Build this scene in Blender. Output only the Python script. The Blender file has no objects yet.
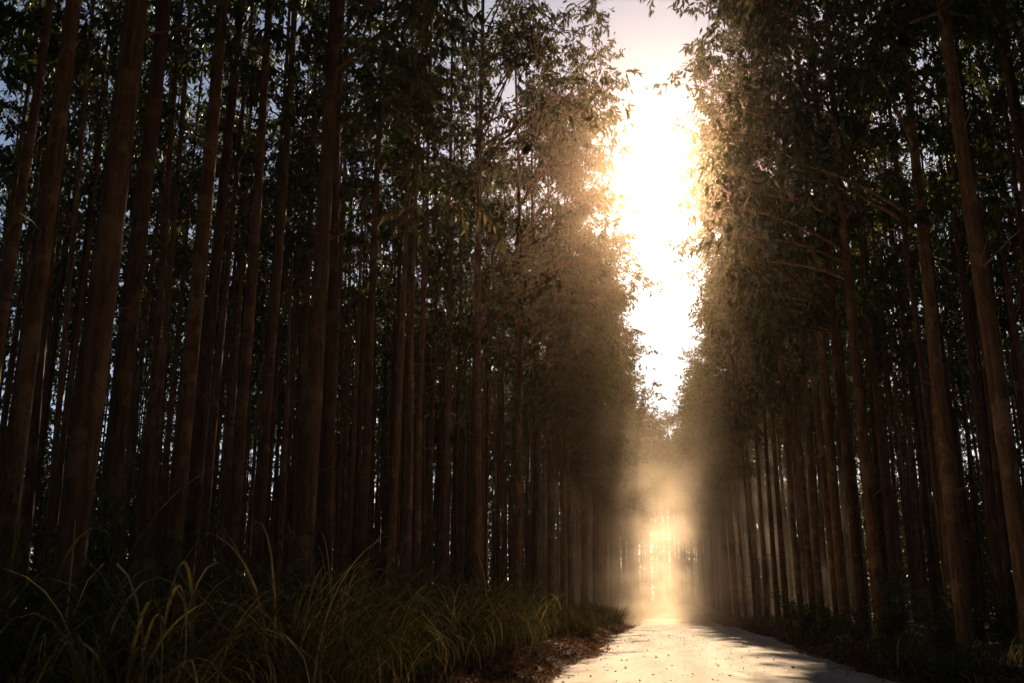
import bpy, math
import numpy as np
from mathutils import Vector

scene = bpy.context.scene
COL = scene.collection
R = math.radians
PI = math.pi

# ------------------------------------------------------------------ helpers
def mesh_from(name, V, F, mats, mat_idx=None, smooth=False):
    """V (n,3) array; F: list of (k,m) index arrays, each with one polygon size."""
    me = bpy.data.meshes.new(name)
    V = np.asarray(V, dtype=np.float32)
    F = [np.asarray(f, dtype=np.int32) for f in (F if isinstance(F, list) else [F]) if len(f)]
    me.vertices.add(len(V)); me.vertices.foreach_set('co', V.ravel())
    loops = np.concatenate([f.ravel() for f in F])
    sizes = np.concatenate([np.full(len(f), f.shape[1], np.int32) for f in F])
    starts = np.concatenate([[0], np.cumsum(sizes)[:-1]]).astype(np.int32)
    me.loops.add(len(loops)); me.loops.foreach_set('vertex_index', loops)
    me.polygons.add(len(sizes))
    me.polygons.foreach_set('loop_start', starts)
    me.polygons.foreach_set('loop_total', sizes)
    if mat_idx is not None:
        me.polygons.foreach_set('material_index', np.asarray(mat_idx, np.int32))
    me.polygons.foreach_set('use_smooth', np.full(len(sizes), smooth))
    for m in mats: me.materials.append(m)
    me.update(calc_edges=True); me.validate()
    return me

def link(name, data, parent=None):
    o = bpy.data.objects.new(name, data); COL.objects.link(o)
    if parent is not None: o.parent = parent
    return o

def tag(o, label=None, cat=None, group=None, kind=None):
    if label: o['label'] = label
    if cat: o['category'] = cat
    if group: o['group'] = group
    if kind: o['kind'] = kind
    return o

class Buf:
    """collects vertices and polygons of a mesh"""
    def __init__(s): s.V = []; s.Q = []; s.T = []; s.n = 0
    def add(s, V, Q=None, T=None):
        if Q is not None and len(Q): s.Q.append(np.asarray(Q) + s.n)
        if T is not None and len(T): s.T.append(np.asarray(T) + s.n)
        s.V.append(np.asarray(V, float)); s.n += len(V)
    def mesh(s, name, mats, smooth=False):
        F = []
        if s.Q: F.append(np.concatenate(s.Q))
        if s.T: F.append(np.concatenate(s.T))
        return mesh_from(name, np.concatenate(s.V), F, mats, smooth=smooth)

def tube(P, rad, n, rng=None, rough=0.0):
    """tapered tube along the points P (k,3) with radii rad (k)"""
    P = np.asarray(P, float); rad = np.asarray(rad, float); k = len(P)
    T = np.gradient(P, axis=0); T /= np.linalg.norm(T, axis=1)[:, None]
    ref = np.where(np.abs(T[:, 2:3]) > 0.8, np.array([[1., 0, 0]]), np.array([[0, 0, 1.]]))
    A = np.cross(T, ref); A /= np.linalg.norm(A, axis=1)[:, None]
    B = np.cross(T, A)
    a = np.arange(n) * 2 * PI / n
    rr = rad[:, None] * np.ones((1, n))
    if rng is not None and rough: rr = rr * (1 + rng.normal(0, rough, (k, n)))
    V = P[:, None, :] + rr[..., None] * (np.cos(a)[None, :, None] * A[:, None, :] + np.sin(a)[None, :, None] * B[:, None, :])
    i = np.arange(k - 1)[:, None] * n; j = np.arange(n)[None, :]; j2 = (j + 1) % n
    Q = np.stack([i + j, i + n + j, i + n + j2, i + j2], -1).reshape(-1, 4)
    return V.reshape(-1, 3), Q

def leaves(C, D, S, L, W):
    """rhombic leaf blades: base C, direction D, side S, length L, half width W"""
    L = L[:, None]; W = W[:, None]
    m = C + D * L * 0.42
    V = np.stack([C, m + S * W, C + D * L, m - S * W], 1).reshape(-1, 3)
    Q = np.arange(len(C) * 4).reshape(-1, 4)
    return V, Q

def unit(a): return a / np.linalg.norm(a, axis=-1, keepdims=True)

# ------------------------------------------------------------------ node materials
def new_mat(name):
    m = bpy.data.materials.new(name); m.use_nodes = True
    nt = m.node_tree
    for n in list(nt.nodes): nt.nodes.remove(n)
    out = nt.nodes.new('ShaderNodeOutputMaterial')
    return m, nt, out

def N(nt, t, **kw):
    n = nt.nodes.new(t)
    for k, v in kw.items():
        if k.startswith('i_'): n.inputs[k[2:].replace('_', ' ')].default_value = v
        else: setattr(n, k, v)
    return n

def ramp(nt, fac, stops):
    r = nt.nodes.new('ShaderNodeValToRGB')
    e = r.color_ramp.elements
    while len(e) < len(stops): e.new(0.5)
    for el, (p, c) in zip(e, stops):
        el.position = p; el.color = (*c, 1) if len(c) == 3 else c
    nt.links.new(fac, r.inputs['Fac'])
    return r.outputs['Color']

def coords(nt, kind='Object', scale=(1, 1, 1)):
    tc = nt.nodes.new('ShaderNodeTexCoord'); mp = nt.nodes.new('ShaderNodeMapping')
    mp.inputs['Scale'].default_value = scale
    nt.links.new(tc.outputs[kind], mp.inputs['Vector'])
    return mp.outputs['Vector']

def noise(nt, vec, scale, detail=5, rough=0.6):
    n = N(nt, 'ShaderNodeTexNoise'); n.inputs['Scale'].default_value = scale
    n.inputs['Detail'].default_value = detail; n.inputs['Roughness'].default_value = rough
    nt.links.new(vec, n.inputs['Vector'])
    return n.outputs['Fac']

def mixc(nt, fac, a, b, mode='MIX'):
    m = nt.nodes.new('ShaderNodeMix'); m.data_type = 'RGBA'; m.blend_type = mode
    for sock, v in ((0, fac), (6, a), (7, b)):
        if hasattr(v, 'is_linked'): nt.links.new(v, m.inputs[sock])
        elif sock == 0: m.inputs[0].default_value = v
        else: m.inputs[sock].default_value = (*v, 1)
    return m.outputs[2]

def bark_material():
    m, nt, out = new_mat('eucalyptus_bark')
    oi = N(nt, 'ShaderNodeObjectInfo')
    vec = coords(nt, 'Object', (1, 1, 1))
    add = N(nt, 'ShaderNodeVectorMath', operation='ADD')
    sc = N(nt, 'ShaderNodeVectorMath', operation='SCALE'); sc.inputs['Scale'].default_value = 1.0
    nt.links.new(vec, add.inputs[0])
    comb = N(nt, 'ShaderNodeCombineXYZ')
    mul = N(nt, 'ShaderNodeMath', operation='MULTIPLY'); mul.inputs[1].default_value = 57.0
    nt.links.new(oi.outputs['Random'], mul.inputs[0]); nt.links.new(mul.outputs[0], comb.inputs[2])
    nt.links.new(comb.outputs[0], add.inputs[1])
    st = N(nt, 'ShaderNodeMapping'); st.inputs['Scale'].default_value = (9, 9, 0.9)
    nt.links.new(add.outputs[0], st.inputs['Vector'])
    streak = noise(nt, st.outputs[0], 1.6, 7, 0.65)
    patch = noise(nt, add.outputs[0], 1.7, 5, 0.65)
    fine = noise(nt, add.outputs[0], 14, 5, 0.7)
    base = ramp(nt, streak, [(0.30, (0.055, 0.030, 0.018)), (0.52, (0.165, 0.088, 0.048)), (0.72, (0.26, 0.145, 0.082))])
    light = ramp(nt, patch, [(0.52, (0, 0, 0)), (0.60, (.85, .85, .85))])
    base = mixc(nt, light, base, (0.27, 0.16, 0.095))
    dark = ramp(nt, fine, [(0.56, (0, 0, 0)), (0.72, (1, 1, 1))])
    base = mixc(nt, dark, base, (0.038, 0.024, 0.017))
    ring = N(nt, 'ShaderNodeMapping'); ring.inputs['Scale'].default_value = (2.5, 2.5, 4)
    nt.links.new(add.outputs[0], ring.inputs['Vector'])
    scar = ramp(nt, noise(nt, ring.outputs[0], 1.3, 3, .6), [(0.60, (0, 0, 0)), (0.74, (.35, .35, .35))])
    base = mixc(nt, scar, base, (0.045, 0.027, 0.018))
    # each tree a little darker or lighter than the next
    hv = N(nt, 'ShaderNodeHueSaturation')
    mr = N(nt, 'ShaderNodeMapRange'); mr.inputs['To Min'].default_value = 0.42; mr.inputs['To Max'].default_value = 1.2
    nt.links.new(oi.outputs['Random'], mr.inputs['Value']); nt.links.new(mr.outputs[0], hv.inputs['Value'])
    nt.links.new(base, hv.inputs['Color'])
    b = N(nt, 'ShaderNodeBsdfPrincipled'); b.inputs['Roughness'].default_value = 0.85
    b.inputs['Specular IOR Level'].default_value = 0.2
    nt.links.new(hv.outputs[0], b.inputs['Base Color'])
    bp = N(nt, 'ShaderNodeBump'); bp.inputs['Strength'].default_value = 0.6; bp.inputs['Distance'].default_value = 0.03
    mx = N(nt, 'ShaderNodeMath', operation='ADD'); nt.links.new(streak, mx.inputs[0]); nt.links.new(fine, mx.inputs[1])
    nt.links.new(mx.outputs[0], bp.inputs['Height']); nt.links.new(bp.outputs[0], b.inputs['Normal'])
    nt.links.new(b.outputs[0], out.inputs['Surface'])
    return m

def leaf_material(name, c_dark, c_mid, c_pale, transl=0.45, tint=(1.5, 1.55, 0.6), spec=.3, mid=.55):
    m, nt, out = new_mat(name)
    g = N(nt, 'ShaderNodeNewGeometry')
    col = ramp(nt, g.outputs['Random Per Island'], [(0.0, c_dark), (mid, c_mid), (1.0, c_pale)])
    d = N(nt, 'ShaderNodeBsdfPrincipled'); d.inputs['Roughness'].default_value = 0.55 if spec else 1.0
    d.inputs['Specular IOR Level'].default_value = spec
    nt.links.new(col, d.inputs['Base Color'])
    t = N(nt, 'ShaderNodeBsdfTranslucent')
    nt.links.new(mixc(nt, 1.0, col, tint, 'MULTIPLY'), t.inputs['Color'])
    mx = N(nt, 'ShaderNodeMixShader'); mx.inputs[0].default_value = transl
    nt.links.new(d.outputs[0], mx.inputs[1]); nt.links.new(t.outputs[0], mx.inputs[2])
    nt.links.new(mx.outputs[0], out.inputs['Surface'])
    return m

def ground_material():
    m, nt, out = new_mat('forest_floor')
    vec = coords(nt, 'Object')
    a = noise(nt, vec, 0.35, 6, 0.6); b_ = noise(nt, vec, 6.0, 8, 0.75); c_ = noise(nt, vec, 38.0, 4, 0.7)
    col = ramp(nt, b_, [(0.3, (0.035, 0.022, 0.014)), (0.5, (0.12, 0.068, 0.04)), (0.7, (0.24, 0.14, 0.085))])
    col = mixc(nt, ramp(nt, a, [(0.45, (0, 0, 0)), (0.62, (0.6, 0.6, 0.6))]), col, (0.20, 0.125, 0.08))
    col = mixc(nt, ramp(nt, c_, [(0.5, (0, 0, 0)), (0.66, (0.8, 0.8, 0.8))]), col, (0.04, 0.026, 0.018))
    b = N(nt, 'ShaderNodeBsdfPrincipled'); b.inputs['Roughness'].default_value = 0.95
    b.inputs['Specular IOR Level'].default_value = 0.1
    nt.links.new(col, b.inputs['Base Color'])
    bp = N(nt, 'ShaderNodeBump'); bp.inputs['Strength'].default_value = 0.9; bp.inputs['Distance'].default_value = 0.06
    ad = N(nt, 'ShaderNodeMath', operation='ADD'); nt.links.new(b_, ad.inputs[0]); nt.links.new(c_, ad.inputs[1])
    nt.links.new(ad.outputs[0], bp.inputs['Height']); nt.links.new(bp.outputs[0], b.inputs['Normal'])
    nt.links.new(b.outputs[0], out.inputs['Surface'])
    return m

def road_material():
    m, nt, out = new_mat('sandy_track')
    vec = coords(nt, 'Object')
    lng = coords(nt, 'Object', (1.3, 0.12, 1))
    a = noise(nt, vec, 0.5, 5, 0.6); b_ = noise(nt, vec, 9.0, 7, 0.7); tr = noise(nt, lng, 1.0, 4, 0.5); c_ = noise(nt, vec, 60.0, 3, 0.6)
    col = ramp(nt, tr, [(0.35, (0.50, 0.39, 0.30)), (0.55, (0.64, 0.54, 0.44)), (0.7, (0.71, 0.62, 0.52))])
    col = mixc(nt, ramp(nt, b_, [(0.52, (0, 0, 0)), (0.75, (0.7, 0.7, 0.7))]), col, (0.46, 0.34, 0.25))
    col = mixc(nt, ramp(nt, a, [(0.5, (0, 0, 0)), (0.7, (0.6, 0.6, 0.6))]), col, (0.70, 0.60, 0.49))
    col = mixc(nt, ramp(nt, c_, [(0.62, (0, 0, 0)), (0.74, (0.8, 0.8, 0.8))]), col, (0.22, 0.14, 0.10))
    sp = N(nt, 'ShaderNodeSeparateXYZ'); nt.links.new(vec, sp.inputs[0])
    wv = N(nt, 'ShaderNodeMath', operation='MULTIPLY_ADD'); nt.links.new(a, wv.inputs[0]); wv.inputs[1].default_value = .9; nt.links.new(sp.outputs[0], wv.inputs[2])
    for cx in (1.15, 4.1, -1.9):                       # loose reddish earth between and outside the wheel tracks
        df = N(nt, 'ShaderNodeMath', operation='SUBTRACT'); nt.links.new(wv.outputs[0], df.inputs[0]); df.inputs[1].default_value = cx
        ab = N(nt, 'ShaderNodeMath', operation='ABSOLUTE'); nt.links.new(df.outputs[0], ab.inputs[0])
        mk = N(nt, 'ShaderNodeMath', operation='MULTIPLY'); nt.links.new(ramp(nt, ab.outputs[0], [(.12, (.45, .45, .45)), (.65, (0, 0, 0))]), mk.inputs[0]); nt.links.new(ramp(nt, b_, [(.35, (.2, .2, .2)), (.6, (1, 1, 1))]), mk.inputs[1])
        col = mixc(nt, mk.outputs[0], col, (0.42, 0.29, 0.19))
    b = N(nt, 'ShaderNodeBsdfPrincipled'); b.inputs['Roughness'].default_value = 0.95
    b.inputs['Specular IOR Level'].default_value = 0.1
    nt.links.new(col, b.inputs['Base Color'])
    bp = N(nt, 'ShaderNodeBump'); bp.inputs['Strength'].default_value = 0.5; bp.inputs['Distance'].default_value = 0.05
    ad = N(nt, 'ShaderNodeMath', operation='ADD'); nt.links.new(b_, ad.inputs[0]); nt.links.new(tr, ad.inputs[1])
    nt.links.new(ad.outputs[0], bp.inputs['Height']); nt.links.new(bp.outputs[0], b.inputs['Normal'])
    nt.links.new(b.outputs[0], out.inputs['Surface'])
    return m

def volume_material(name, color, density, g):
    m, nt, out = new_mat(name)
    v = N(nt, 'ShaderNodeVolumePrincipled')
    v.inputs['Color'].default_value = (*color, 1); v.inputs['Density'].default_value = density
    v.inputs['Anisotropy'].default_value = g
    nt.links.new(v.outputs[0], out.inputs['Volume'])
    return m

BARK = bark_material()
LEAF = leaf_material('eucalyptus_leaves', (0.022, 0.033, 0.011), (0.040, 0.054, 0.017), (0.075, 0.080, 0.027), .24, (1.45, 1.35, .6))
GRASS = leaf_material('grass_blades', (0.058, 0.058, 0.026), (0.135, 0.118, 0.055), (0.50, 0.39, 0.21), 0.35, (1.4, 1.3, 0.7), 0, .74)  # palest straw tone paints in the golden highlights of sunlit blades
SHRUB = leaf_material('shrub_leaves', (0.025, 0.04, 0.014), (0.05, 0.075, 0.025), (0.10, 0.11, 0.04), 0.4)
LITTER = leaf_material('dry_litter', (0.07, 0.035, 0.02), (0.19, 0.10, 0.055), (0.34, 0.19, 0.105), 0.12, (1.2, 0.9, 0.6), 0)
GROUND = ground_material()
ROAD = road_material()

# ------------------------------------------------------------------ camera
PITCH, YAW, CAMH = 14.56, 8.57, 1.60
cam = bpy.data.cameras.new('camera'); camo = link('camera', cam)
cam.lens = 35.0; cam.sensor_width = 36.0; cam.clip_start = 0.05; cam.clip_end = 3000
camo.location = (0, 0, CAMH); camo.rotation_euler = (R(90 + PITCH), 0, R(YAW))
scene.camera = camo

# ------------------------------------------------------------------ terrain
RL, RR = -2.35, 4.4                      # road edges
def smooth(a, b, t):
    u = np.clip((t - a) / (b - a), 0, 1); return u * u * (3 - 2 * u)
def profile(y):
    y = np.asarray(y, float)
    return -0.45 * smooth(60, 88, y) + 1.15 * smooth(92, 190, y)
def wob(x, y, s=1.0, p=0.0):
    return (np.sin(x * 1.7 * s + 1.3 + p) * np.cos(y * 1.1 * s + 0.4 - p) + 0.6 * np.sin(x * 3.9 * s - y * 2.3 * s + p) + 0.4 * np.sin(y * 4.7 * s + x * 1.1 * s + 2 * p)) / 2
def edge_l(y): return RL + 0.22 * np.sin(y * 0.23) + 0.16 * np.sin(y * 0.61 + 1) + 0.09 * np.sin(y * 1.9)
def edge_r(y): return RR + 0.22 * np.sin(y * 0.27 + 2) + 0.14 * np.sin(y * 0.7) + 0.08 * np.sin(y * 2.1 + 1)
def ground_z(x, y):
    x = np.asarray(x, float); y = np.asarray(y, float)
    z = profile(y)
    dl = edge_l(y) - x; dr = x - edge_r(y)
    z = z + 0.30 * smooth(0.1, 1.3, dl) + 0.34 * smooth(0.2, 2.0, dr)
    off = smooth(0.0, 0.8, np.maximum(dl, dr))
    return z + off * (0.07 * wob(x, y) + 0.05 * wob(x, y, 2.3, 1.7)) - 0.03 * (1 - off)
def road_z(x, y):
    x = np.asarray(x, float); y = np.asarray(y, float)
    u = (x - (RL + RR) / 2) / ((RR - RL) / 2)
    rut = -0.035 * (np.exp(-((x + 0.3) / 0.45) ** 2) + np.exp(-((x - 1.7) / 0.45) ** 2))
    return profile(y) + 0.02 + 0.05 * (1 - u * u) + rut + 0.012 * wob(x, y, 1.4)

def axis(segs):
    return np.unique(np.concatenate([np.linspace(a, b, n) for a, b, n in segs]).round(4))
def grid_mesh(name, xs, ys, fz, mats):
    X, Y = np.meshgrid(xs, ys); V = np.stack([X, Y, fz(X, Y)], -1).reshape(-1, 3)
    nx = len(xs); i, j = np.meshgrid(np.arange(len(ys) - 1), np.arange(nx - 1), indexing='ij')
    a = (i * nx + j).ravel(); Q = np.stack([a, a + 1, a + nx + 1, a + nx], 1)
    return mesh_from(name, V, Q, mats, smooth=True)

xs = axis([(-260, -60, 11), (-60, -12, 49), (-12, 12, 97), (12, 60, 49), (60, 260, 11)])
ys = axis([(-60, 2, 20), (2, 70, 205), (70, 200, 131), (200, 330, 14)])
g = link('ground', grid_mesh('ground', xs, ys, ground_z, [GROUND])); tag(g, kind='structure')
# the road: a sheet with ragged edges that dives under the verges
ys = axis([(-20, 14, 60), (14, 70, 280), (70, 235, 166)])
us = np.linspace(0, 1, 41)
U, Y = np.meshgrid(us, ys)
X = (edge_l(Y) - 0.05) * (1 - U) + (edge_r(Y) + 0.05) * U
V = np.stack([X, Y, road_z(X, Y) - 0.05 * np.abs(2 * U - 1) ** 8], -1).reshape(-1, 3)
i, j = np.meshgrid(np.arange(len(ys) - 1), np.arange(40), indexing='ij'); a = (i * 41 + j).ravel()
road = link('dirt_road', mesh_from('dirt_road', V, np.stack([a, a + 1, a + 42, a + 41], 1), [ROAD], smooth=True))
tag(road, kind='structure')

# ------------------------------------------------------------------ trees
def crown_leaves(rng, centres, per, spread, ll, lw):
    """leaves set along short drooping shoots that fan out from each twig end"""
    ns = max(3, int(round(per / 9)))
    sh = rng.normal(0, 1, (len(centres), ns, 3)) * np.array([spread, spread, spread * .7]) * 1.25
    sh[..., 2] -= .12 * spread + .5 * (np.abs(sh[..., 0]) + np.abs(sh[..., 1])) * .35
    ci = np.repeat(np.arange(len(centres)), per); n = len(ci)
    sub = sh[ci, rng.randint(0, ns, n)]
    u = rng.uniform(.25, 1.05, n)[:, None]
    C = centres[ci] + sub * u + rng.normal(0, .055, (n, 3))
    D = unit(unit(sub) * .45 + np.stack([rng.normal(0, .5, n), rng.normal(0, .5, n), -np.abs(rng.normal(.7, .4, n))], 1))
    S = unit(np.cross(D, rng.normal(0, 1, (n, 3))))
    L = ll * rng.uniform(.6, 1.25, n); W = lw * rng.uniform(.7, 1.2, n)
    return C, D, S, L, W

def make_variant(seed, H=30.0, r0=0.20, hb=14.0, reach=1.7, reach_road=None, limbs=18, twigs=5, per=42, spread=0.36, low=0, near=False, lowf=.2):
    """one eucalyptus: (trunk mesh, crown mesh, leaf arrays, trunk arrays). reach_road: limb reach towards +x"""
    rng = np.random.RandomState(seed)
    ns, nk = (16, 40) if near else (10, 22)
    z = np.concatenate([[-0.5, 0.0, 0.15, 0.4, 0.9], np.linspace(1.6, H, nk)])
    amp = rng.uniform(.08, .30); ph = rng.uniform(0, 2 * PI); ph2 = rng.uniform(0, 2 * PI)
    def axis_at(zz):
        t = np.clip(zz / H, 0, 1)
        k = amp * np.sin(t * PI * 1.0) * np.array([[math.cos(ph)], [math.sin(ph)]]) + 0.12 * amp / .3 * np.sin(t * 9 + ph2) * np.array([[math.cos(ph2)], [math.sin(ph2)]]) * np.minimum(t * 4, 1)
        return np.stack([k[0], k[1], zz], 1)
    t = np.clip(z / H, 0, 1)
    rad = r0 * (1 - 0.80 * t ** 0.95) * (1 + 0.55 * np.exp(-np.clip(z, 0, None) / 0.22))
    rad[-1] = 0.012
    B = Buf()
    V, Q = tube(axis_at(z), rad, ns, rng, 0.018); B.add(V, Q)
    for q in range(9 if near else 0):                       # dead stubs of shed branches
        h = rng.uniform(2.0, hb + 2); az = rng.uniform(0, 2 * PI); L = rng.uniform(.15, .8) if rng.rand() < .8 else rng.uniform(.8, 1.6)
        p0 = axis_at(np.array([h]))[0]; u = np.array([math.cos(az), math.sin(az), rng.uniform(-.2, .6)])
        V, Q = tube(np.stack([p0, p0 + u * (L * .5 + .1), p0 + u * (L + .12) + [0, 0, rng.uniform(-.12, .1)]]), [.022, .016, .006], 4); B.add(V, Q)
    cents = []
    hs = np.sort(rng.uniform(hb, H - 0.6, limbs)) if not low else np.sort(np.concatenate([rng.uniform(low, hb, int(limbs * lowf)), rng.uniform(hb, H - .6, limbs - int(limbs * lowf))]))
    for k, h in enumerate(hs):
        f = (h - hb) / (H - hb)
        az = rng.uniform(0, 2 * PI) if reach_road is None or rng.rand() < .45 else rng.normal(0, .75)
        rr = reach if reach_road is None else reach + (reach_road - reach) * max(0., math.cos(az)) ** 0.8
        prof = math.sqrt(max(0.05, 1 - max(0, f - .25) ** 1.6 * 1.1)) * (0.75 + .25 * min(1, max(0, f * 4))) if f > 0 else 0.6 + .3 * (h / hb)
        L = rr * prof * rng.uniform(.6, 1.08)
        el = rng.uniform(.25, .85) + .35 * max(0, f)
        s = np.linspace(0, 1, 6)
        hx = L * s; hz = L * math.tan(min(el, 1.15)) * (s - .42 * s * s)
        p0 = axis_at(np.array([h]))[0]
        bend = rng.normal(0, .18)
        P = np.stack([p0[0] + hx * np.cos(az + bend * s), p0[1] + hx * np.sin(az + bend * s), h + hz], 1)
        rb = max(.012, .30 * r0 * (1 - .75 * h / H) + .004 * L)
        V, Q = tube(P, rb * (1 - .85 * s) + .004, 5); B.add(V, Q)
        m = max(2, int(round(twigs * (.55 + .5 * L / max(rr, .1)))))
        for q in range(m):
            u = rng.uniform(.38, 1.0) if q else 1.0
            ip = u * 5; i0 = min(4, int(ip)); pb = P[i0] + (P[i0 + 1] - P[i0]) * (ip - i0)
            tip = pb + np.array([rng.normal(0, .42), rng.normal(0, .42), rng.uniform(-.25, .6)]) * (0.6 + .25 * L / 2)
            V, Q = tube(np.stack([pb, (pb + tip) / 2 + [0, 0, .05], tip]), [.010, .007, .003], 3); B.add(V, Q)
            cents.append(tip)
    # leading shoot
    for q in range(5): cents.append(axis_at(np.array([H - rng.uniform(0, 1.2)]))[0] + rng.normal(0, .25, 3))
    cents = np.array(cents)
    LV = crown_leaves(rng, cents, per, spread, .33, .050)
    C = Buf(); V, Q = leaves(*LV); C.add(V, Q)
    return B, C, LV, (axis_at(z), rad)

VAR = {}
def variant(key, **kw):
    B, C, LV, TR = make_variant(**kw)
    VAR[key] = dict(trunk=B.mesh('trunk', [BARK], True), crown=C.mesh('crown', [LEAF]), leaf=LV, tr=TR)
for k in range(7):                                    # trees inside the stand
    variant(('in', k), seed=10 + k, H=29.0 + (k % 3) * 1.2, r0=.185 + .012 * (k % 4), hb=13.0 + 1.2 * (k % 4), reach=1.8, limbs=18, twigs=4, per=30, near=True)
for k in range(5):                                    # trees along the road, limbs reaching over it
    for kind, rr, dz in (('wide', 5.5, 0), ('edge', 4.5, .5), ('trim', 3.1, 1.0)):
        variant((kind, k), seed=40 + k, H=29.5 + (k % 3) * .9, r0=.20, hb=9.5 + (k % 3) * 1.2 + dz, reach=1.9, reach_road=rr - .3 * (k % 3), limbs=34 if rr > 3 else 26, twigs=6 if rr > 3 else 5, per=54, spread=.36, near=True)
for k in range(4):                                    # trees near the outer side of the stand, leafy far down
    variant(('low', k), seed=30 + k, H=28.0 + k * .8, r0=.18, hb=11.0, reach=2.0, limbs=26, twigs=4, per=26, low=1.2, lowf=.42, near=True)
for k in range(3):                                    # tall old trees at the bend
    variant(('tall', k), seed=90 + k, H=36.0, r0=.24, hb=20.0, reach=2.6, limbs=22, twigs=5, per=40, spread=.45)
for k in range(3):                                    # slim suppressed stems
    variant(('slim', k), seed=70 + k, H=20.0, r0=.10, hb=13.0, reach=1.1, limbs=10, twigs=4, per=40, near=True)

rng = np.random.RandomState(5)
TREES = []          # (x, y, variant key, scale, girth, rot)
def put(x, y, key, s, g_, rot): TREES.append((x, y, key, s, g_, rot))
def taken(x, y, d):
    return any((x - t[0]) ** 2 + (y - t[1]) ** 2 < d * d for t in TREES)
ROW = -6.3
# roadside and second-row trees placed one by one
left_named = [(-6.3, 10.0, 'edge', .88), (-6.3, 17.05, 'edge', .85), (-6.4, 24.8, 'slim', 1.0), (-6.3, 33.9, 'edge', .9), (-6.3, 43.3, 'edge', .9),
              (-6.3, 49.1, 'edge', .85), (-6.3, 55.8, 'edge', .85), (-6.2, 61.5, 'edge', .85), (-6.3, 67.9, 'edge', .9)]
left_deep = [(-8.9, 15.2, 1.05), (-8.9, 12.6, .85), (-8.9, 17.4, .9), (-11.5, 23.2, .85), (-8.9, 20.0, .8), (-10.2, 24.4, .85), (-7.5, 21.8, .9),
             (-8.9, 28.7, .85), (-8.9, 36.0, .75), (-8.9, 40.1, .7), (-8.9, 45.9, .7)]
for i, (x, y, k, gth) in enumerate(left_named):
    if k == 'edge' and y < 65: k = 'wide'
    put(x, y, (k, i % (3 if k == 'slim' else 5)), rng.uniform(.97, 1.06), gth, rng.normal(0, .3))
for i, (x, y, gth) in enumerate(left_deep):
    put(x, y, ('in', i % 7), rng.uniform(.95, 1.05), gth, rng.uniform(0, 6.28))
right_named = [(6.4, 19.6, .85), (6.4, 23.9, .9), (6.4, 32.5, .95), (6.4, 35.6, .9), (6.3, 38.6, .9), (6.5, 41.2, .9), (6.3, 44.4, .85), (6.4, 47.1, .85), (6.4, 51.5, .85), (6.3, 56.6, .85), (6.4, 62.0, .85), (6.3, 67.5, .85)]
for i, (x, y, gth) in enumerate(right_named):
    put(x, y, ('wide' if y < 37 else 'edge' if y < 50 else 'trim', (i + 2) % 5), rng.uniform(.97, 1.06), gth, PI + rng.normal(0, .3))
N_NAMED = len(TREES)
def azim(x, y): return math.degrees(math.atan2(x, y))
for sgn in (-1, 1):
    nrow = 17 if sgn < 0 else 12
    for r_ in range(nrow):
        x0 = sgn * (6.3 + 2.6 * r_)
        step = 2.5 if r_ else 5.0
        y = (72 if r_ == 0 else 6) + rng.uniform(0, 1)
        while y < (196 if r_ < 3 else 165 - 3.0 * r_):
            x_ = x0 + rng.normal(0, .22); y_ = y + rng.normal(0, .25)
            y += step
            miss = rng.rand(); v = rng.randint(0, 42); s = rng.uniform(.9, 1.07); gth = rng.uniform(.5, .85) if r_ else rng.uniform(.7, .95); ro = rng.uniform(0, 6.28); ej = rng.normal(0, .35)
            a = azim(x_, y_)
            if miss < .20 or a < -37.5 or a > 22.5: continue
            if taken(x_, y_, 1.7): continue
            if sgn < 0 and r_ in (1, 2) and y_ < 27 or sgn > 0 and r_ == 1 and y_ < 30 and miss < .6: continue
            if r_ == 0: put(x_, y_, (('wide' if sgn < 0 else 'edge') if y_ > 112 else (('wide' if v % 2 == 0 or y_ > 98 else 'edge') if sgn < 0 and not 88 < y_ < 98 else ('wide' if y_ > 120 else 'trim')), v % 5), s, gth, (0 if sgn < 0 else PI) + ej)
            elif miss > .97: put(x_, y_, ('slim', v % 3), s, 1.0, ro)
            elif r_ >= (nrow - 5 if sgn < 0 else nrow - 5): put(x_, y_, ('low', v % 4), s, gth, ro)
            else: put(x_, y_, ('in', v % 7), s, gth, ro)
# the stand that closes the view where the road bends away
for y0 in np.arange(196, 244, 3.2):
    for x0 in np.arange(-17, 18, 2.6):
        x_ = x0 + rng.normal(0, .8); y_ = y0 + rng.normal(0, .3); v = rng.randint(0, 7)
        if rng.rand() < .08: continue
        put(x_, y_, ('tall', v % 3), rng.uniform(.93, 1.05), rng.uniform(.8, 1.05), rng.uniform(0, 6.28))
print('TREES', len(TREES), 'named', N_NAMED)

N_VIEW = len(TREES)
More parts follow.
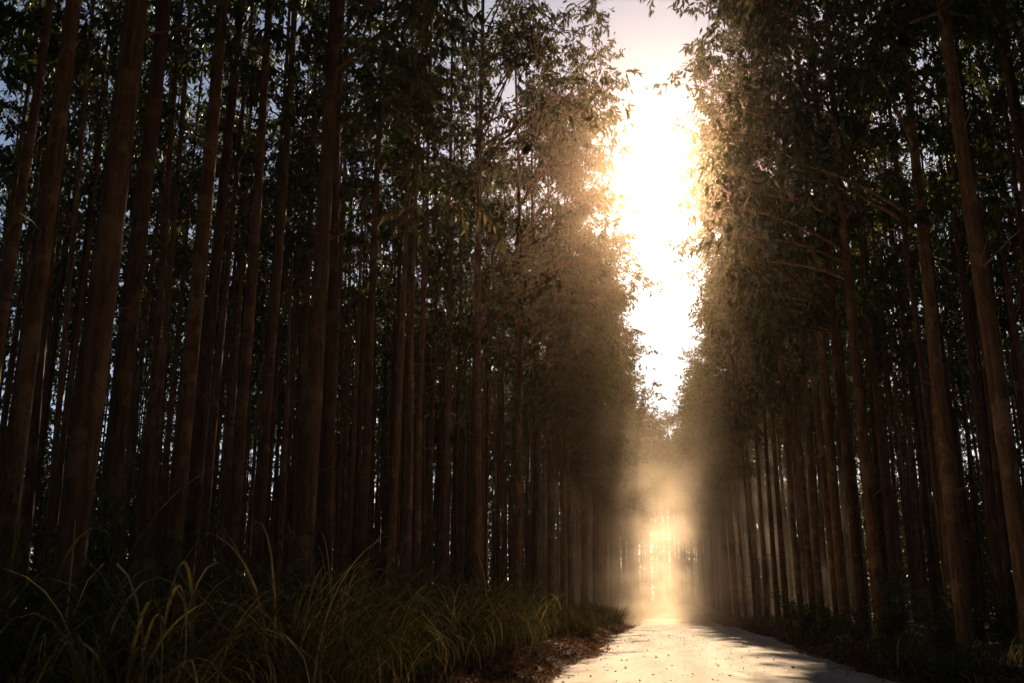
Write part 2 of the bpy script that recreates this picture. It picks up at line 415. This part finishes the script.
# the same stand outside the frame: beside and behind the camera, it shades what the camera sees
rng = np.random.RandomState(21)
for sgn in (-1, 1):
    for r_ in range(12):
        y = -48 + rng.uniform(0, 2)
        while y < 60:
            x_ = sgn * (6.4 + 2.6 * r_) + rng.normal(0, .25); y_ = y + rng.normal(0, .3)
            y += 2.9
            v = rng.randint(0, 35); ro = rng.uniform(0, 6.28); s_ = rng.uniform(.92, 1.06)
            if -40 < azim(x_, y_) < 25 or taken(x_, y_, 1.6) or (abs(x_) < 9 and 0 < y_ < 5): continue
            put(x_, y_, ('edge', v % 5) if r_ == 0 else ('in', v % 7), s_, rng.uniform(.75, 1.05), (0 if sgn < 0 else PI) if r_ == 0 else ro)
SINGLES = set(map(int, '0 1 2 3 4 5 6 7 8 9 10 11 12 13 14 15 16 17 18 19 20 21 22 23 24 25 26 27 28 29 30 31 32 33 34 35 36 37 38 39 40 41 42 43 44 45 46 48 49 50 53 54 55 56 57 58 59 60 63 64 65 67 68 73 78 105 106 107 108 109 110 111 112 113 114 115 116 117 118 119 120 121 122 123 124 127 165 166 167 168 169 170 171 172 173 174 175 176 177 178 179 181 184 187 206 207 208 209 210 211 212 213 214 215 216 217 218 221 222 223 224 225 226 231 238 250 251 252 253 254 255 256 257 259 260 261 264 287 288 289 290 291 292 293 294 295 296 297 299 301 310 323 324 325 326 327 328 329 330 331 332 333 337 338 358 359 360 361 363 364 365 368 369 370 397 398 399 402 403 408 410 411 433 434 438 442 463 465 467 469 492 493 494 495 497 499 520 521 522 542 601 602 603 604 605 606 607 608 609 610 611 613 614 615 617 619 623 624 625 626 627 628 629 630 631 632 633 635 636 637 638 639 644 646 649 672 673 674 675 676 677 678 679 680 681 682 685 686 687 694 719 720 721 722 723 724 725 726 727 728 729 735 737 763 764 765 766 767 768 769 770 771 772 796 797 799 800 801 802 804 805 806 826 828 829 830 834 836 858 860 861 862 971 984 985 986 998 999 1011 1025'.split()))     # the trees that show largest
def tree_thing(i, t):
    x, y, key, s, gth, ro = t
    e = link('eucalyptus_tree', None)
    e.empty_display_size = .3
    e.location = (x, y, float(ground_z(x, y)) - .02); tl = np.random.RandomState(i + 900).normal(0, .004 if i < N_NAMED else .013, 2)
    e.rotation_euler = (float(tl[0]), float(tl[1]), ro); e.scale = (s, s, s)
    e['tree_id'] = i
    tr = link('trunk', VAR[key]['trunk'], e); tr.scale = (gth, gth, 1)
    link('crown', VAR[key]['crown'], e)
    return e
THINGS = {}
for i, t in enumerate(TREES):
    if SINGLES is None or i in SINGLES: THINGS[i] = tree_thing(i, t)

# one label per tree: by its row and by the landmark trunks it stands between
GROUP = 'eucalyptus trees of the roadside plantation'
ORD = 'first second third fourth fifth sixth seventh eighth ninth tenth eleventh twelfth'.split()
OWN = {0: 'thickest reddish brown trunk rising from the tall grass at far left', 1: 'pale brown trunk in the left grass with a leafy low branch reaching roadward',
       2: 'thin leaning stem standing alone in the tall grass, slimmest on the left verge', 3: 'straight slender roadside trunk with its foot in grass, next past the leaning stem',
       4: 'roadside trunk whose bare foot shows beside the brown leaf litter', 9: 'broad shaded dark trunk just behind and right of the thickest reddish trunk',
       10: 'broad black trunk leaning at the left frame edge', 11: 'slim russet trunk lit on one side, between the broad shaded and pale brown trunks',
       15: 'dim trunk in the second row just right of the pale brown trunk', 20: 'broad dark trunk at the right frame edge', 21: 'wide dark trunk on the right, next in from the right frame edge',
       22: 'warm lit trunk on the right bank beside the tall sapling', 29: 'brown trunk at the edge of the dust cloud, right roadside'}
LAND_L = [(10, 'edge'), (0, 'thick reddish'), (9, 'broad shaded'), (11, 'slim russet'), (1, 'pale brown'), (2, 'thin leaning'), (3, 'grass-foot'), (4, 'bare-foot')]
LAND_R = [(29, 'dusty'), (22, 'warm lit'), (21, 'wide dark'), (20, 'far right')]
def zone(a, land):
    names = [n for i, n in land]; az_ = [azim(*TREES[i][:2]) for i, n in land]
    k = sum(a > q for q in az_)
    if land is LAND_L and k == len(names): return 'between the %s trunk and the road' % names[-1]
    if land is LAND_R and k == 0: return 'between the road and the %s trunk' % names[0]
    if k == 0: return 'at the frame edge left of the black trunk'
    if k == len(names): return 'past the %s trunk' % names[-1]
    return 'between the %s and %s trunks' % (names[k - 1], names[k])
buckets = {}
for i, e in THINGS.items():
    x, y = TREES[i][:2]; a = azim(x, y)
    tag(e, cat='tree', group=GROUP)
    if i in OWN: e['label'] = OWN[i]; continue
    row = int(round((abs(x) - 6.3) / 2.6)); side = 'left' if x < 0 else 'right'
    if y > 193: key = ('end', '')
    elif row == 0: key = ('row0', side)
    elif row <= 3: key = (('second', 'third', 'fourth')[row - 1], zone(a, LAND_L if x < 0 else LAND_R), side)
    else: key = ('deep', zone(a, LAND_L if x < 0 else LAND_R), side)
    buckets.setdefault(key, []).append((a if key[0] not in ('row0',) else y, i, TREES[i][2][0]))
for key, rows in buckets.items():
    rows.sort()
    for n, (q, i, kind) in enumerate(rows):
        e = THINGS[i]
        if key[0] == 'end': lab = 'tall dust-veiled eucalyptus closing the view at the far end of the road'
        elif key[0] == 'row0':
            first = 'bare-foot' if key[1] == 'left' else 'warm lit'
            lab = ('%s roadside eucalyptus beyond the %s trunk on the %s' % (ORD[n], first, key[1])) if n < 12 else 'far roadside eucalyptus of the %s row, fading into the dust' % key[1]
        elif key[0] == 'deep': lab = 'slender eucalyptus deep in the %s stand, %s' % (key[2], key[1])
        elif len(rows) == 1: lab = 'only %s-row eucalyptus %s, %s side' % (key[0], key[1], key[2])
        elif n < 12: lab = '%s from left of %s-row eucalyptuses %s' % (ORD[n], key[0], key[1])
        else: lab = 'dim %s-row eucalyptus among the many %s, %s' % (key[0], key[1], key[2])
        e['label'] = lab

# the rest of the plantation reads as one mass of trunks and leaves: one object
TB, LB = Buf(), Buf()
for i, (x, y, key, s, gth, ro) in enumerate(TREES):
    if i in THINGS: continue
    P, rad = VAR[key]['tr']; C, D, S, L, W = VAR[key]['leaf']
    c, q = math.cos(ro), math.sin(ro); M = np.array([[c, q, 0], [-q, c, 0], [0, 0, 1]])
    o = np.array([x, y, float(ground_z(x, y)) - .02])
    k = np.unique(np.r_[0, 2, 4:len(P):4, len(P) - 1])
    V, Q = tube(P[k] @ M * s + o, rad[k] * s * gth, 6); TB.add(V, Q)
    n = 3 if i < N_VIEW else 5; f = 1.6 if i < N_VIEW else 2.1
    a = slice(i % n, None, n)
    V, Q = leaves(C[a] @ M * s + o, D[a] @ M, S[a] @ M, L[a] * f * s, W[a] * f * s); LB.add(V, Q)
# leafy margin that closes the far sides of the plantation
rng = np.random.RandomState(8)
def margin(n, lo, hi, top):
    c = np.stack([rng.uniform(lo[0], hi[0], n), rng.uniform(lo[1], hi[1], n), top * rng.rand(n) ** 1.3], 1)
    c[:, 2] += ground_z(c[:, 0], c[:, 1])
    C, D, S, L, W = crown_leaves(rng, c, 26, .55, .5, .11)
    V, Q = leaves(C, D, S, L, W); LB.add(V, Q)
margin(6500, (-60, 8), (-50, 150), 15)
margin(3000, (37, 20), (45, 150), 13)
margin(6500, (-58, 168), (-8, 180), 20)
margin(4500, (9, 166), (45, 178), 19)
margin(3600, (-24, 243), (30, 252), 24)
far = link('eucalyptus_forest', TB.mesh('eucalyptus_forest', [BARK], True))
tag(far, 'mass of thin trunks and leaves deep in the plantation', 'forest', kind='stuff')
fl = link('foliage', LB.mesh('foliage', [LEAF]), far); tag(fl, kind='stuff')

# ------------------------------------------------------------------ grass
def blades(rng, base, az, L, lean, W, seg=11):
    """arching grass blades as strips. base (n,3)"""
    n = len(base); s = np.linspace(0, 1, seg)
    th = lean[:, None] * 0.22 + (.9 + lean[:, None] * 1.7) * s[None, :] ** 2.0     # angle from vertical
    ds = (L / (seg - 1))[:, None]
    h = np.concatenate([np.zeros((n, 1)), np.cumsum(np.sin(th[:, 1:]) * ds, 1)], 1)
    v = np.concatenate([np.zeros((n, 1)), np.cumsum(np.cos(th[:, 1:]) * ds, 1)], 1)
    d = np.stack([np.cos(az), np.sin(az)], 1); sd = np.stack([-np.sin(az), np.cos(az)], 1)
    P = np.stack([base[:, 0:1] + h * d[:, 0:1], base[:, 1:2] + h * d[:, 1:2], base[:, 2:3] + v], -1)
    w = W[:, None] * np.clip(np.minimum(.45 + 2.2 * s, 1.0) * (1 - s ** 3), .03, 1)[None, :] * np.ones((n, 1))
    off = np.stack([w * sd[:, 0:1], w * sd[:, 1:2], np.zeros_like(w)], -1)
    V = np.stack([P + off, P - off], 2).reshape(-1, 3)
    k = np.arange(n)[:, None] * seg * 2 + np.arange(seg - 1)[None, :] * 2
    Q = np.stack([k, k + 2, k + 3, k + 1], -1).reshape(-1, 4)
    return V, Q

def tussocks(rng, pts, per, Lm, Wm, lean_m):
    B = Buf()
    n = len(pts) * per
    size = np.repeat(rng.uniform(.65, 1.2, len(pts)), per)
    az = rng.uniform(0, 2 * PI, n)
    c = np.repeat(np.asarray(pts), per, 0) + np.stack([np.cos(az), np.sin(az)], 1) * (rng.rand(n) ** .7 * .28 * size)[:, None]
    base = np.stack([c[:, 0], c[:, 1], ground_z(c[:, 0], c[:, 1]) - .03], 1)
    L = Lm * size * rng.uniform(.5, 1.2, n); lean = np.abs(rng.normal(lean_m, .38, n)) + .12
    V, Q = blades(rng, base, az + rng.normal(0, .5, n), L, lean, Wm * rng.uniform(.6, 1.25, n)); B.add(V, Q)
    return B

rng = np.random.RandomState(77)
pts = []
while len(pts) < 420:
    y = 7.5 + 56 * rng.rand() ** 1.35; x = -3.9 - abs(rng.normal(0, 2.4)) - .5 * rng.rand()
    if x < -12 or azim(x, y) < -40: continue
    if rng.rand() < .25 and x < -7: continue
    pts.append((x, y))
near = [p for p in pts if p[1] < 40]; far = [p for p in pts if p[1] >= 40]
B = tussocks(rng, near, 50, 2.45, .014, .95)
g1 = link('tall_grass', B.mesh('tall_grass', [GRASS], True)); tag(g1, 'tall arching guinea grass along the verge beneath the trunks', 'grass', kind='stuff')
pts2 = [(edge_l(y) - rng.uniform(.9, 2.6), y) for y in rng.uniform(40, 96, 120)]
B = tussocks(rng, far + pts2, 40, 1.5, .018, .8)
g2 = link('verge_grass', B.mesh('verge_grass', [GRASS])); tag(g2, 'lower sunlit grass on the verge where the road narrows away', 'grass', kind='stuff')
pts3 = [(edge_r(y) + abs(rng.normal(1.6, .8)) + .3, y) for y in 14 + 75 * rng.rand(170) ** 1.2]
B = tussocks(rng, pts3, 26, .8, .012, .85)
g3 = link('undergrowth', B.mesh('undergrowth', [GRASS])); tag(g3, 'low dark undergrowth on the shaded bank beside the road', 'undergrowth', kind='stuff')

# ------------------------------------------------------------------ shrubs and saplings
def shrub(seed, h, w, n, ll, lw, per=16):
    rng = np.random.RandomState(seed); B = Buf(); LV_ = []
    cen = []
    for k in range(n):
        az = rng.uniform(0, 2 * PI); r_ = w * rng.uniform(.15, 1); hh = h * rng.uniform(.45, 1)
        s_ = np.linspace(0, 1, 6)
        P = np.stack([math.cos(az) * r_ * s_ ** 1.4, math.sin(az) * r_ * s_ ** 1.4, hh * (s_ - .12 * s_ ** 3) - .05 * (1 - s_)], 1)
        V, Q = tube(P, .012 * (1 - .8 * s_) + .002, 5); B.add(V, Q)
        for u in rng.uniform(.3, 1, 5): cen.append(P[min(5, int(u * 5.99))] + rng.normal(0, .07, 3))
    cen = np.array(cen); C = np.repeat(cen, per, 0); C = C + rng.normal(0, .11, C.shape); C[:, 2] = np.maximum(C[:, 2], .05)
    m = len(C); D = unit(np.stack([rng.normal(0, .8, m), rng.normal(0, .8, m), rng.normal(-.1, .5, m)], 1)); S = unit(np.cross(D, rng.normal(0, 1, (m, 3))))
    LB_ = Buf(); V, Q = leaves(C, D, S, ll * rng.uniform(.6, 1.3, m), lw * rng.uniform(.7, 1.2, m)); LB_.add(V, Q)
    return B.mesh('stem', [BARK], True), LB_.mesh('leaves', [SHRUB])
SH = [shrub(1, 1.5, .9, 13, .13, .024), shrub(2, 2.6, .6, 7, .17, .03), shrub(3, .9, .8, 12, .11, .022), shrub(4, 2.0, 1.1, 12, .15, .026)]
SHRUBS = [(5.9, 29.0, 1, 1.05, 'leafy_sapling', 'sapling', 'tall leafy sapling beside the lit trunk on the right bank'),
          (6.0, 24.5, 3, .9, 'leafy_shrub', 'shrub', 'largest dark shrub at the near end of the right bank'),
          (5.8, 34.2, 0, 1.0, 'leafy_shrub', 'shrub', 'rounded shrub with pale leaf tips between two right roadside trunks'),
          (6.0, 40.0, 3, .85, 'leafy_shrub', 'shrub', 'dusty green shrub where the right verge starts to widen'),
          (6.1, 46.0, 0, 1.1, 'leafy_shrub', 'shrub', 'mid distance shrub in brown dust on the right verge'),
          (6.2, 54.0, 3, 1.0, 'leafy_shrub', 'shrub', 'farthest shrub on the right verge, faded by dust'),
          (5.3, 20.6, 2, .9, 'low_shrub', 'shrub', 'low brown shrub at the right road edge in the corner'),
          (5.4, 26.6, 2, .8, 'low_shrub', 'shrub', 'low shrub among dry leaves just past the corner one'),
          (8.5, 27.8, 3, .9, 'leafy_shrub', 'shrub', 'dark shrub added over a sunlit patch between the two thick trunks nearest the right frame edge'),  # added shrub, covers a bright sunlit patch of ground
          (-7.6, 12.6, 1, 1.25, 'leafy_sapling', 'sapling', 'thin dark sapling right of the thickest reddish trunk'),
          (-9.8, 21.0, 1, 1.0, 'leafy_sapling', 'sapling', 'sapling half hidden behind the tall grass in the dark stand'),
          (-5.6, 36.5, 2, 1.0, 'low_shrub', 'shrub', 'low shrub in the grass beneath the slender roadside trunks')]
for x, y, k, sc_, nm, cat, lab in SHRUBS:
    e = link(nm, None); e.empty_display_size = .2; e.location = (x, y, float(ground_z(x, y))); e.scale = (sc_,) * 3; e.rotation_euler = (0, 0, x * 7 + y)
    tag(e, lab, cat)
    link('stem', SH[k][0], e); link('leaves', SH[k][1], e)

# a low branch of one roadside tree, arching towards the road with long hanging leaves
def low_branch(parent, root, tip):
    rng = np.random.RandomState(12)
    M = parent.matrix_basis.inverted()
    def loc(P): return np.array([list(M @ Vector(p)) for p in P])
    s_ = np.linspace(0, 1, 12)[:, None]
    a, b = np.array(root), np.array(tip)
    P = a + (b - a) * s_ + np.array([0, 0, 1.0]) * (np.sin(s_ * PI * .85) * .55 - .25 * s_ ** 3)
    B = Buf(); V, Q = tube(loc(P), .022 * (1 - .85 * s_[:, 0]) + .003, 6); B.add(V, Q)
    C, D = [], []
    for k in range(11):
        i0 = 5 + k % 7
        t = P[i0] + rng.normal(0, .06, 3); e = t + np.array([rng.normal(.1, .35), rng.normal(0, .35), rng.uniform(-.75, -.05)])
        V, Q = tube(loc([t, (t + e) / 2 + [0, 0, .08], e]), [.007, .005, .003], 4); B.add(V, Q)
        for q in range(11):
            u = rng.rand(); C.append(t + (e - t) * u + [0, 0, .08 * math.sin(u * PI)]); D.append([rng.normal(0, .33), rng.normal(0, .33), -1])
    C = np.array(C); D = unit(np.array(D)); S = unit(np.cross(D, rng.normal(0, 1, C.shape)))
    n = len(C); L = rng.uniform(.17, .34, n); W = L * .12
    m1, m2 = C + D * L[:, None] * .3, C + D * L[:, None] * .65
    V = np.stack([C, m1 + S * W[:, None], m2 + S * W[:, None] * .8, C + D * L[:, None], m2 - S * W[:, None] * .8, m1 - S * W[:, None]], 1).reshape(-1, 3)
    br = link('low_branch', B.mesh('low_branch', [BARK], True), parent)
    k = np.arange(n)[:, None] * 6
    LBm = Buf(); LBm.add(loc(V), np.concatenate([k + [0, 1, 2, 5], k + [2, 3, 4, 5]], 0))
    link('leaves', LBm.mesh('leaves', [GRASS]), br)
low_branch(THINGS[1], (-6.25, 17.2, 8.2), (-3.0, 18.2, 8.9))

# ------------------------------------------------------------------ leaf litter
rng = np.random.RandomState(3)
def litter(n):
    y = 8 + 72 * rng.rand(n) ** 1.5
    side = rng.rand(n) < .5
    d = np.abs(rng.normal(0, 1.0, n)) - .55 * rng.rand(n) ** 2
    x = np.where(side, edge_l(y) - .35 - d, edge_r(y) + .35 + d * 1.15)
    on = (x > edge_l(y)) & (x < edge_r(y))
    z = np.where(on, road_z(x, y), ground_z(x, y)) + .015
    C = np.stack([x, y, z], 1)
    a = rng.uniform(0, 2 * PI, n); tilt = rng.normal(0, .45, n)
    D = np.stack([np.cos(a) * np.cos(tilt), np.sin(a) * np.cos(tilt), np.abs(np.sin(tilt))], 1)
    S = unit(np.cross(D, np.stack([rng.normal(0, .3, n), rng.normal(0, .3, n), np.ones(n)], 1)))
    return leaves(C, D, S, rng.uniform(.07, .2, n), rng.uniform(.012, .035, n))
B = Buf(); V, Q = litter(42000); B.add(V, Q)
n = 900; y = 14 + 50 * rng.rand(n) ** 1.4; x = edge_l(y) + (edge_r(y) - edge_l(y)) * rng.rand(n); a = rng.uniform(0, 2 * PI, n); t_ = rng.normal(0, .3, n)
D = np.stack([np.cos(a) * np.cos(t_), np.sin(a) * np.cos(t_), np.abs(np.sin(t_))], 1); S = unit(np.cross(D, np.array([[.1, 0, 1.]]) + rng.normal(0, .2, (n, 3))))
V, Q = leaves(np.stack([x, y, road_z(x, y) + .012], 1), D, S, rng.uniform(.05, .15, n), rng.uniform(.01, .025, n)); B.add(V, Q)
lt = link('leaf_litter', B.mesh('leaf_litter', [LITTER])); tag(lt, 'dry fallen leaves strewn along both road edges', 'litter', kind='stuff')

# stones and twigs lying on the track
rng = np.random.RandomState(31)
def rocks(n):
    ph = (1 + 5 ** .5) / 2
    ico = unit(np.array([(-1, ph, 0), (1, ph, 0), (-1, -ph, 0), (1, -ph, 0), (0, -1, ph), (0, 1, ph), (0, -1, -ph), (0, 1, -ph), (ph, 0, -1), (ph, 0, 1), (-ph, 0, -1), (-ph, 0, 1)], float))
    tri = np.array([(0, 11, 5), (0, 5, 1), (0, 1, 7), (0, 7, 10), (0, 10, 11), (1, 5, 9), (5, 11, 4), (11, 10, 2), (10, 7, 6), (7, 1, 8), (3, 9, 4), (3, 4, 2), (3, 2, 6), (3, 6, 8), (3, 8, 9), (4, 9, 5), (2, 4, 11), (6, 2, 10), (8, 6, 7), (9, 8, 1)])
    B = Buf()
    for i in range(n):
        y = 14 + 50 * rng.rand() ** 1.6
        u = rng.beta(.45, .45); x = edge_l(y) + .1 + (edge_r(y) - edge_l(y) - .2) * u
        r_ = .010 + .032 * rng.rand() ** 4
        V = ico * (1 + rng.normal(0, .15, (12, 1))) * r_ * np.array([rng.uniform(.8, 1.4), 1, .65]) + np.array([x, y, float(road_z(x, y)) + r_ * .25])
        B.add(V, None, tri)
    return B
STONE, nt, out = new_mat('stone')
col = ramp(nt, noise(nt, coords(nt), 25, 4), [(.35, (.26, .18, .13)), (.65, (.46, .35, .27))])
b = N(nt, 'ShaderNodeBsdfPrincipled'); b.inputs['Roughness'].default_value = .9; nt.links.new(col, b.inputs['Base Color']); nt.links.new(b.outputs[0], out.inputs['Surface'])
tag(link('gravel', rocks(130).mesh('gravel', [STONE])), 'small stones and clods scattered over the pale track', 'gravel', kind='stuff')
B = Buf()
for i in range(260):
    y = 10 + 55 * rng.rand() ** 1.5; sd = rng.rand() < .5
    x = edge_l(y) - abs(rng.normal(0, .8)) + .25 if sd else edge_r(y) + abs(rng.normal(0, .9)) - .3
    z = max(float(ground_z(x, y)), float(road_z(x, y)) if edge_l(y) < x < edge_r(y) else -9) + .02
    az = rng.uniform(0, PI); L = rng.uniform(.15, .9); u = np.array([math.cos(az), math.sin(az), 0])
    k = rng.normal(0, .06, 3) * L; k[2] = abs(k[2])
    V, Q = tube(np.stack([np.array([x, y, z]) - u * L / 2, np.array([x, y, z]) + k, np.array([x, y, z + .02]) + u * L / 2]), [.009, .008, .004], 5); B.add(V, Q)
tag(link('twig_litter', B.mesh('twig_litter', [BARK])), 'fallen twigs and bark strips along the road edges', 'litter', kind='stuff')

# ------------------------------------------------------------------ air
def box_mesh(name, lo, hi, mat):
    x0, y0, z0 = lo; x1, y1, z1 = hi
    V = [(x0, y0, z0), (x1, y0, z0), (x1, y1, z0), (x0, y1, z0), (x0, y0, z1), (x1, y0, z1), (x1, y1, z1), (x0, y1, z1)]
    return mesh_from(name, V, np.array([(3, 2, 1, 0), (4, 5, 6, 7), (0, 1, 5, 4), (1, 2, 6, 5), (2, 3, 7, 6), (3, 0, 4, 7)]), [mat])
HAZE = volume_material('haze_air', (1.0, .66, .46), .00015, .955)
hz = link('haze', box_mesh('haze', (-262, -62, -2.6), (262, 332, 40), HAZE)); tag(hz, kind='stuff')
hz['label'] = 'warm dusty haze hanging in the air along the road'; hz['category'] = 'haze'

def dust_material():
    m, nt, out = new_mat('road_dust')
    tc = nt.nodes.new('ShaderNodeTexCoord')
    st = N(nt, 'ShaderNodeMapping'); st.inputs['Scale'].default_value = (1.2, .35, 1.6)
    nt.links.new(tc.outputs['Object'], st.inputs['Vector'])
    n = noise(nt, st.outputs[0], .22, 3, .55)
    cl = N(nt, 'ShaderNodeMapRange', interpolation_type='SMOOTHSTEP'); cl.inputs['From Min'].default_value = .36; cl.inputs['From Max'].default_value = .68
    nt.links.new(n, cl.inputs['Value'])
    sp = N(nt, 'ShaderNodeSeparateXYZ'); nt.links.new(tc.outputs['Object'], sp.inputs[0])
    def fade(sock, a, b, c=None, d=None):
        r = N(nt, 'ShaderNodeMapRange', interpolation_type='SMOOTHSTEP'); r.inputs['From Min'].default_value = a; r.inputs['From Max'].default_value = b
        nt.links.new(sock, r.inputs['Value']); return r.outputs[0]
    def mul(a, b):
        k = N(nt, 'ShaderNodeMath', operation='MULTIPLY'); nt.links.new(a, k.inputs[0])
        if hasattr(b, 'is_linked'): nt.links.new(b, k.inputs[1])
        else: k.inputs[1].default_value = b
        return k.outputs[0]
    f = mul(fade(sp.outputs[2], DZ, 0.5), fade(sp.outputs[1], 46, 84))
    f = mul(f, fade(sp.outputs[1], 198, 150)); f = mul(f, fade(sp.outputs[0], -13, -3.0)); f = mul(f, fade(sp.outputs[0], 18, 6))
    v = N(nt, 'ShaderNodeVolumePrincipled'); v.inputs['Color'].default_value = (1.0, .80, .60, 1); v.inputs['Anisotropy'].default_value = .4
    nt.links.new(mul(mul(f, cl.outputs[0]), DUST), v.inputs['Density'])
    nt.links.new(v.outputs[0], out.inputs['Volume'])
    return m
DZ, DUST = 17.0, .034
du = link('dust', box_mesh('dust', (-13, 46, -1.4), (18, 194, DZ), dust_material()))
tag(du, 'plume of sunlit dust hanging over the far end of the road', 'dust', kind='stuff')

# ------------------------------------------------------------------ light
SUN_AZ, SUN_EL = 1.1, 23.5
d = Vector((math.sin(R(SUN_AZ)) * math.cos(R(SUN_EL)), math.cos(R(SUN_AZ)) * math.cos(R(SUN_EL)), math.sin(R(SUN_EL))))
sl = bpy.data.lights.new('sun', 'SUN'); sl.energy = 5.0; sl.angle = R(.53); sl.color = (1.0, .83, .63)
so = link('sun', sl); so.rotation_euler = d.to_track_quat('Z', 'Y').to_euler(); so.location = (0, 60, 60)
w = bpy.data.worlds.new('World'); scene.world = w; w.use_nodes = True
nt = w.node_tree; bg = nt.nodes['Background']
sky = nt.nodes.new('ShaderNodeTexSky'); sky.sky_type = 'NISHITA'; sky.sun_disc = False
sky.sun_elevation = R(SUN_EL); sky.sun_rotation = R(SUN_AZ); sky.dust_density = 0.35; sky.air_density = 0.62; sky.ozone_density = 1.0
nt.links.new(sky.outputs[0], bg.inputs['Color']); bg.inputs['Strength'].default_value = .05

# ------------------------------------------------------------------ render
vs = scene.view_settings
vs.view_transform = 'Standard'; vs.look = 'None'; vs.gamma = 1; vs.exposure = 1.22; vs.use_curve_mapping = False
vs.use_white_balance = True; vs.white_balance_temperature = 7400; vs.white_balance_tint = 10
cy = scene.cycles
cy.use_denoising = True
cy.max_bounces = 6; cy.diffuse_bounces = 2; cy.glossy_bounces = 1; cy.transmission_bounces = 4; cy.volume_bounces = 2; cy.transparent_max_bounces = 8
cy.sample_clamp_indirect = 6.0
cy.caustics_reflective = False; cy.caustics_refractive = False
cy.use_adaptive_sampling = True; cy.adaptive_threshold = .02
